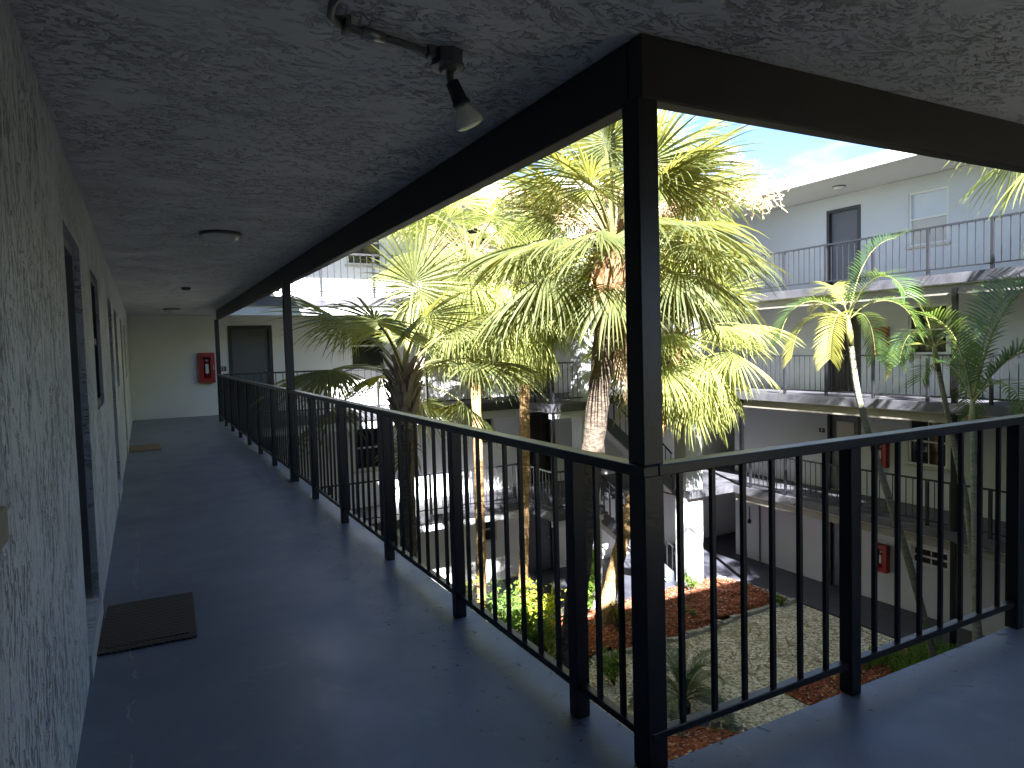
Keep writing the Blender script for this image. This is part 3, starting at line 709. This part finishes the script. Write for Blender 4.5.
def fan_palm(label,ctrl,r,nf,kind='green',scale=1.,bark_='bark_brown',boot_n=40,boot_mat='boot',boot_len=.9,seed=1,dead=6,azs=None,emin=-62,flare=1.3,group='fan palms in the courtyard',stalks=(),exclude=None):
    rnd=random.Random(seed); base=ctrl[0]; top=Vector(ctrl[-1])
    t=thing('fan_palm_tree',base,label,'palm tree',group)
    pts=trunk_path(ctrl,60); n=len(pts); rad=[r*(1.25-.25*min(1,i/6))*(1+.05*math.sin(i*2.1)+rnd.uniform(-.03,.03)) for i in range(n)]
    MB().tube(pts,rad,18,jit=.05).build('trunk',bark_,t,True)
    if boot_n:
        mb=MB(); d=(Vector(pts[-1])-Vector(pts[-8])).normalized(); boots(mb,top-d*boot_len,top+d*.1,r,boot_n,.10*flare,.36,0,rnd); mb.build('leaf_boots',boot_mat,t)
    lib=fan_lib(kind)
    for i in range(nf):
        s=(i+.5)/nf; e=82-(82-emin)*s**.85; az=i*2.39996+rnd.uniform(-.25,.25)+seed
        if exclude and exclude(az,e): continue
        best=min(lib,key=lambda q:abs(q[0]-e-rnd.uniform(-8,8)))
        o=bpy.data.objects.new('frond',best[1]); col.objects.link(o); o.parent=t
        o.location=top-Vector(base)+Vector((0,0,.25*(1-s)-.1))
        k=scale*rnd.uniform(.85,1.1); o.scale=(k,k,k); o.rotation_euler=(rnd.uniform(-.25,.25),rnd.uniform(-.12,.12),az)
    dl=fan_lib('dead') if dead else None
    for i in range(dead):
        best=dl[-1 if rnd.random()<.6 else -3]
        o=bpy.data.objects.new('dry_frond',best[1]); col.objects.link(o); o.parent=t; o.location=top-Vector(base)+Vector((0,0,-.3)); k=scale*rnd.uniform(.55,.8); o.scale=(k,k,k); o.rotation_euler=(0,rnd.uniform(0,.25),rnd.uniform(0,6.28))
    for (az,e,Ln) in stalks:
        flower_stalk(t,top,az,e,Ln,rnd)
    return t
def flower_stalk(t,top,az,e,Ln,rnd):
    mb=MB(); d=Vector((math.cos(az)*math.cos(e),math.sin(az)*math.cos(e),math.sin(e))); p=Vector(top); pts=[p.copy()]; n=14
    for i in range(n):
        d=bez_dir(d,.11*i/n+.02,1); p=p+d*Ln/n; pts.append(p.copy())
    mb.tube(pts,[.014*(1-i/n)+.003 for i in range(n+1)],5)
    for i in range(4,n+1):
        for k in range(10):
            a=pts[i]; v=Vector((rnd.uniform(-1,1),rnd.uniform(-1,1),rnd.uniform(-1.1,.5))).normalized(); L1=rnd.uniform(.3,.62)*(1.2-i/n*.5); b=a+v*L1*.5; c=b+(v+Vector((0,0,-.4)))*L1*.5
            mb.bar(a,b,.004,.004); mb.bar(b,c,.003,.003)
            for q in range(16):
                s0=b.lerp(c,rnd.random()) if q%2 else a.lerp(b,rnd.uniform(.3,1)); e_=s0+Vector((rnd.uniform(-1,1),rnd.uniform(-1,1),rnd.uniform(-1,.7)))*.075
                mb.bar(s0,e_,.006,.006)
    mb.build('flower_stalk','flower',t)
# main near palm beside the corner post
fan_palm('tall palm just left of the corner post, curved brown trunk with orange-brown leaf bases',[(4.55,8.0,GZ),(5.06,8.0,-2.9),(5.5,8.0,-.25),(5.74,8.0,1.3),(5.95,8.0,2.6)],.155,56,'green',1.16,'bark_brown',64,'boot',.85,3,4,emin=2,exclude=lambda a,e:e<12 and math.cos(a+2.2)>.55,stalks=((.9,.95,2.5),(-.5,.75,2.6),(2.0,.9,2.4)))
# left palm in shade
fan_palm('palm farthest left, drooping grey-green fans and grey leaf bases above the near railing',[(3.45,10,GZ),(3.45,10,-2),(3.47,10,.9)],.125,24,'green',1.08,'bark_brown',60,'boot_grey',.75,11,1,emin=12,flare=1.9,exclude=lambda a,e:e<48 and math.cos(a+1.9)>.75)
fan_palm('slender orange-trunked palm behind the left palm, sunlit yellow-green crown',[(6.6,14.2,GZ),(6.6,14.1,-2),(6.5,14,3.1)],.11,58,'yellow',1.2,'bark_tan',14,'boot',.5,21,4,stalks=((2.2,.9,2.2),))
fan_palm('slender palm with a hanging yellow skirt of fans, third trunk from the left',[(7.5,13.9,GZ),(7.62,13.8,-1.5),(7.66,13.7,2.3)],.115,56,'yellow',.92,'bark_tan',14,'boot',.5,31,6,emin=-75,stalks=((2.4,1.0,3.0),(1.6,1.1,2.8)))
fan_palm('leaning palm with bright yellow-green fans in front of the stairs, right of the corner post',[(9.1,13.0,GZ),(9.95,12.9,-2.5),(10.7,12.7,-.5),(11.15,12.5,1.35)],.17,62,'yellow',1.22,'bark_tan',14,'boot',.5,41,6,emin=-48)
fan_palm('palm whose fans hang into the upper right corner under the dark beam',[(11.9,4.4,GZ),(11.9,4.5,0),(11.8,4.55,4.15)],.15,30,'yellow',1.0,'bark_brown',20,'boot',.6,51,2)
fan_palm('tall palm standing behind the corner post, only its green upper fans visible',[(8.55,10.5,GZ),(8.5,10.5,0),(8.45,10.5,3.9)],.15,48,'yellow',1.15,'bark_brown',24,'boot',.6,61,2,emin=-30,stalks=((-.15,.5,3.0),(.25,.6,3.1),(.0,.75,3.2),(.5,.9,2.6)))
# feather palms at right
_fl={}
def flib(kind):
    if kind in _fl: return _fl[kind]
    mm={'areca':('leaf_areca','petiole'),'gold':('leaf_gold','petiole')}[kind]
    _fl[kind]=[(e,feather_mesh('frond',e,1.75,.46,i*3+5,dr,mats=mm,n=34)) for i,(e,dr) in enumerate(((80,.75),(66,1.0),(50,1.15),(30,1.2),(5,1.2)))]
    return _fl[kind]
def feather_palm(label,ctrl,r,fr,scale=1.,group='slim feather palms at right'):
    base=ctrl[0]; top=Vector(ctrl[-1]); t=thing('feather_palm_tree',base,label,'palm tree',group)
    pts=trunk_path(ctrl,40); MB().tube(pts,[r*(1.3-.5*i/40) for i in range(41)],12,jit=.03).build('trunk','bark_pale',t,True)
    d=(Vector(pts[-1])-Vector(pts[-4])).normalized()
    MB().tube([top-d*.02,top+d*.2,top+d*.5],[r*.85,r*1.1,r*.5],10).build('crownshaft','petiole',t,True)
    for (az,e,kind,k) in fr:
        lb=flib(kind); b=min(lb,key=lambda q:abs(q[0]-e))
        o=bpy.data.objects.new('frond',b[1]); col.objects.link(o); o.parent=t; o.location=top+d*.42-Vector(base); o.rotation_euler=(0,0,R(az)); o.scale=(k*scale,)*3
feather_palm('slim leaning feather palm with an arching pale frond, in front of the barred brown door',[(13.0,7.5,GZ),(12.1,7.5,-2.9),(11.19,7.5,-.94),(10.63,7.5,.32),(10.42,7.5,1.25)],.055,
 [(-30,80,'areca',.95),(60,66,'gold',.85),(150,50,'areca',.9),(-60,50,'areca',.8),(200,30,'gold',.8),(110,30,'gold',.8),(-100,66,'areca',.9),(10,30,'areca',.85)])
feather_palm('slim pale-trunked feather palm in front of the second floor window at right',[(14.0,7.3,GZ),(13.55,7.3,-2.2),(12.95,7.3,-.4),(12.55,7.3,.75)],.05,
 [(150,80,'areca',.7),(180,50,'areca',.8),(-60,66,'areca',.7),(60,50,'areca',.7),(110,30,'gold',.6),(-120,30,'areca',.8),(-10,50,'areca',.7)])
feather_palm('larger dark feather palm at the right edge, fronds arching over the black post',[(11.6,6.1,GZ),(11.62,6.15,-2.5),(11.6,6.2,-.15)],.055,
 [(-10,80,'areca',1.35),(-50,66,'areca',1.35),(160,80,'areca',1.0),(-80,66,'areca',1.2),(70,66,'areca',.9),(-40,80,'areca',1.4),(-120,50,'areca',1.0),(30,50,'areca',.8)],1.)
# ================================================================ LOW PLANTS
def cycad(x,y,label,n=22,sc=.55,mat='leaf_cycad',name='cycad'):
    t=thing(name,(x,y,GZ),label,'plant')
    me=[feather_mesh('frond',e,1.5,.26,70+e,.7,34,(mat,'petiole'),leafw=.012,curl=.2) for e in (75,50,28)]
    rnd=random.Random(int(x*10))
    MB().lathe((x,y,GZ-.05),(0,0,1),[(0,.1),(.2,.12),(.3,.05)],10).build('trunk','bark_brown',t)
    for i in range(n):
        o=bpy.data.objects.new('frond',me[min(2,int(i/n*3))]); col.objects.link(o); o.parent=t; o.location=(0,0,.22); o.rotation_euler=(0,0,i*2.4+rnd.uniform(-.2,.2)); k=sc*rnd.uniform(.85,1.1); o.scale=(k,)*3
cycad(8.2,9.2,'blue-green cycad on the gravel edge, low between the near balusters',24,.72)
def shrub(x,y,r,h,label,mat='leaf_shrub',n=900,ls=.09,name='shrub'):
    rnd=random.Random(int(x*100+y*7)); t=thing(name,(x,y,GZ),label,'shrub')
    st=MB(); ends=[]
    for i in range(14):
        a=rnd.uniform(0,6.28); rr=r*rnd.uniform(.2,.95); e=Vector((x+math.cos(a)*rr,y+math.sin(a)*rr,GZ+h*rnd.uniform(.5,1.))); ends.append(e)
        st.tube([(x,y,GZ),((x+e.x)/2,(y+e.y)/2,GZ+(e.z-GZ)*.6),e],[.012,.009,.004],5)
    st.build('stems','bark_brown',t)
    lf=MB()
    for i in range(n):
        e=rnd.choice(ends); c=Vector((x,y,GZ+.1)).lerp(e,rnd.uniform(.35,1.02))+Vector((rnd.gauss(0,1),rnd.gauss(0,1),rnd.gauss(0,1)))*r*.16
        if c.z<GZ+.03: c.z=GZ+.05
        d=Vector((rnd.uniform(-1,1),rnd.uniform(-1,1),rnd.uniform(-.3,.9))).normalized(); w=d.cross(Vector((rnd.uniform(-1,1),rnd.uniform(-1,1),1))).normalized(); L1=ls*rnd.uniform(.6,1.3)
        q=c+d*L1; mdl=c+d*L1*.5+Vector((0,0,.01)); lf.quad(c,mdl-w*L1*.24,q,mdl+w*L1*.24)
    lf.build('foliage',mat,t)
shrub(5.9,12.4,.85,1.5,'leafy green shrub in the bed left of the curved trunk',n=1500,ls=.12)
shrub(6.6,11.6,.75,1.3,'darker green shrub nearest the curved trunk foot','leaf_shrub',1100,.14)
shrub(7.55,13.1,.6,1.5,'bright yellow-green shrub beyond the green ones, in sun','leaf_shrub_bright',800,.13)
shrub(5.9,13.8,.5,1.7,'tall thin green-gold shrub below the orange trunk','leaf_shrub_bright',550,.10)
shrub(6.8,13.5,.75,1.3,'low green shrub between the two slender sunlit trunks','leaf_shrub',900,.1)
shrub(7.7,10.6,.40,.6,'soft green shrub at the near end of the red mulch',n=500,ls=.1)
shrub(12.3,13.5,.24,.55,'small green bush at the foot of the white pier',n=300,ls=.08)
shrub(10.6,13.0,.22,.4,'small low plant in the mulch left of the pier bush',n=220,ls=.08)
shrub(11.2,12.3,.22,.22,'sparse groundcover tuft in the middle of the red mulch',n=120,ls=.07)
shrub(13.6,11.75,.22,.22,'sparse tuft at the right corner of the stone edging',n=120,ls=.07)
shrub(9.3,12.6,.2,.75,'thin sprig growing from mulch right beside corner post','leaf_shrub',160,.12)
shrub(9.0,13.6,.4,1.6,'broad-leaved green plant before the stair foot, left of the leaning trunk','leaf_shrub',260,.3)
shrub(13.4,6.9,.45,.8,'bushy green plant between the slim feather palm trunks','leaf_shrub',700,.12)
# grass-like liriope at the right
rnd=random.Random(5); gm=MB()
for i in range(5200):
    x=rnd.uniform(11.9,14.1); y=rnd.uniform(5.6,8.6); 
    if mn.noise(Vector((x*1.3,y*1.3,2)))<-.12: continue
    a=rnd.uniform(0,6.28); L1=rnd.uniform(.22,.45); d=Vector((math.cos(a),math.sin(a),0)); p=Vector((x,y,GZ+.03)); q=p+d*L1*.3+Vector((0,0,L1*.8)); e=q+d*L1*.4+Vector((0,0,-L1*.1)); w=Vector((-d.y,d.x,0))*.008
    gm.quad(p-w,p+w,q+w,q-w); gm.tri(q-w,q+w,e)
g=gm.build('border_grass','leaf_shrub'); tag(g,kind='stuff')
# stone edging: rough stones set end to end
ed=MB(); rnd=random.Random(9)
x=8.0
while x<14.05:
    l=rnd.uniform(.12,.30); y=yedge(x)-.04; jj=rnd.uniform(-.03,.03); ed.box(x,x+l-.03,y-.06+jj,y+.05+jj,GZ-.03,GZ+.08+rnd.uniform(-.03,.035)); x+=l
y=11.8
while y<14.0:
    l=rnd.uniform(.1,.16); xx=14.1-(0 if y<13 else (y-13)*.3); ed.box(xx-.12,xx-.02,y,y+l-.02,GZ-.03,GZ+.08+rnd.uniform(-.02,.03)); y+=l
o=ed.build('stone_edging','stone',bevel=.012); tag(o,'low grey stone edging between the red mulch bed and the gravel','edging')
ed=MB()
for i in range(30):
    a=-.75+i*.11; x=7.0+1.9*math.cos(a); y=7.5+1.52*math.sin(a)
    if x<7.0: continue
    ed.box(x-.07,x+.07,y-.05,y+.05,GZ-.03,GZ+.07+rnd.uniform(-.01,.02))
o=ed.build('stone_edging','stone',bevel=.012); tag(o,'curved row of pale edging stones round the near mulch bed','edging')
# mulch chips & leaf litter on beds
def chips(name,x0,x1,y0,y1,n,mat,fn,size=.05,z=.1):
    rnd=random.Random(n); mb=MB()
    for i in range(n):
        x=rnd.uniform(x0,x1); y=rnd.uniform(y0,y1)
        if not fn(x,y): continue
        a=rnd.uniform(0,3.14); l=size*rnd.uniform(.5,1.4); w=l*.3; zz=GZ+z+.05*mn.noise(Vector((x*2.3,y*2.3,0))); d=Vector((math.cos(a),math.sin(a),rnd.uniform(-.3,.3)))*l; s=Vector((-math.sin(a),math.cos(a),rnd.uniform(-.3,.3)))*w; c=Vector((x,y,zz+.01))
        mb.quad(c-d-s,c+d-s,c+d+s,c-d+s)
    o=mb.build(name,mat); tag(o,kind='stuff')
chips('mulch_chips',8.0,14.0,11.8,13.9,5000,'mulch',lambda x,y:y>yedge(x)+.1 and x<13.95-(0 if y<13 else (y-13)*.3),z=.105)
chips('fallen_leaves',8.8,14.0,9.2,11.6,260,'dead',lambda x,y:mn.noise(Vector((x,y,4)))>-.1,size=.06,z=-.005)
chips('mulch_chips',9.9,14.0,5.4,8.9,3500,'mulch',lambda x,y:y<8.85 and x>10.3,z=.105)
# rooftop unit
t=thing('rooftop_unit',(16.2,11.4,5.25),'pale boxy unit with a reddish end on the roof above the right wing','roof unit')
MB().box(15.9,16.5,10.7,12.0,5.252,5.75).build('casing','soffit',t,bevel=.02)
MB().box(15.88,16.52,10.55,10.698,5.252,5.62).build('end_panel','tan',t)
MB().box(15.85,16.55,10.6,12.05,5.752,5.79).build('lid','whiteframe',t)
# ---- tidy helper properties
for o in bpy.data.objects:
    if '_o' in o: del o['_o']
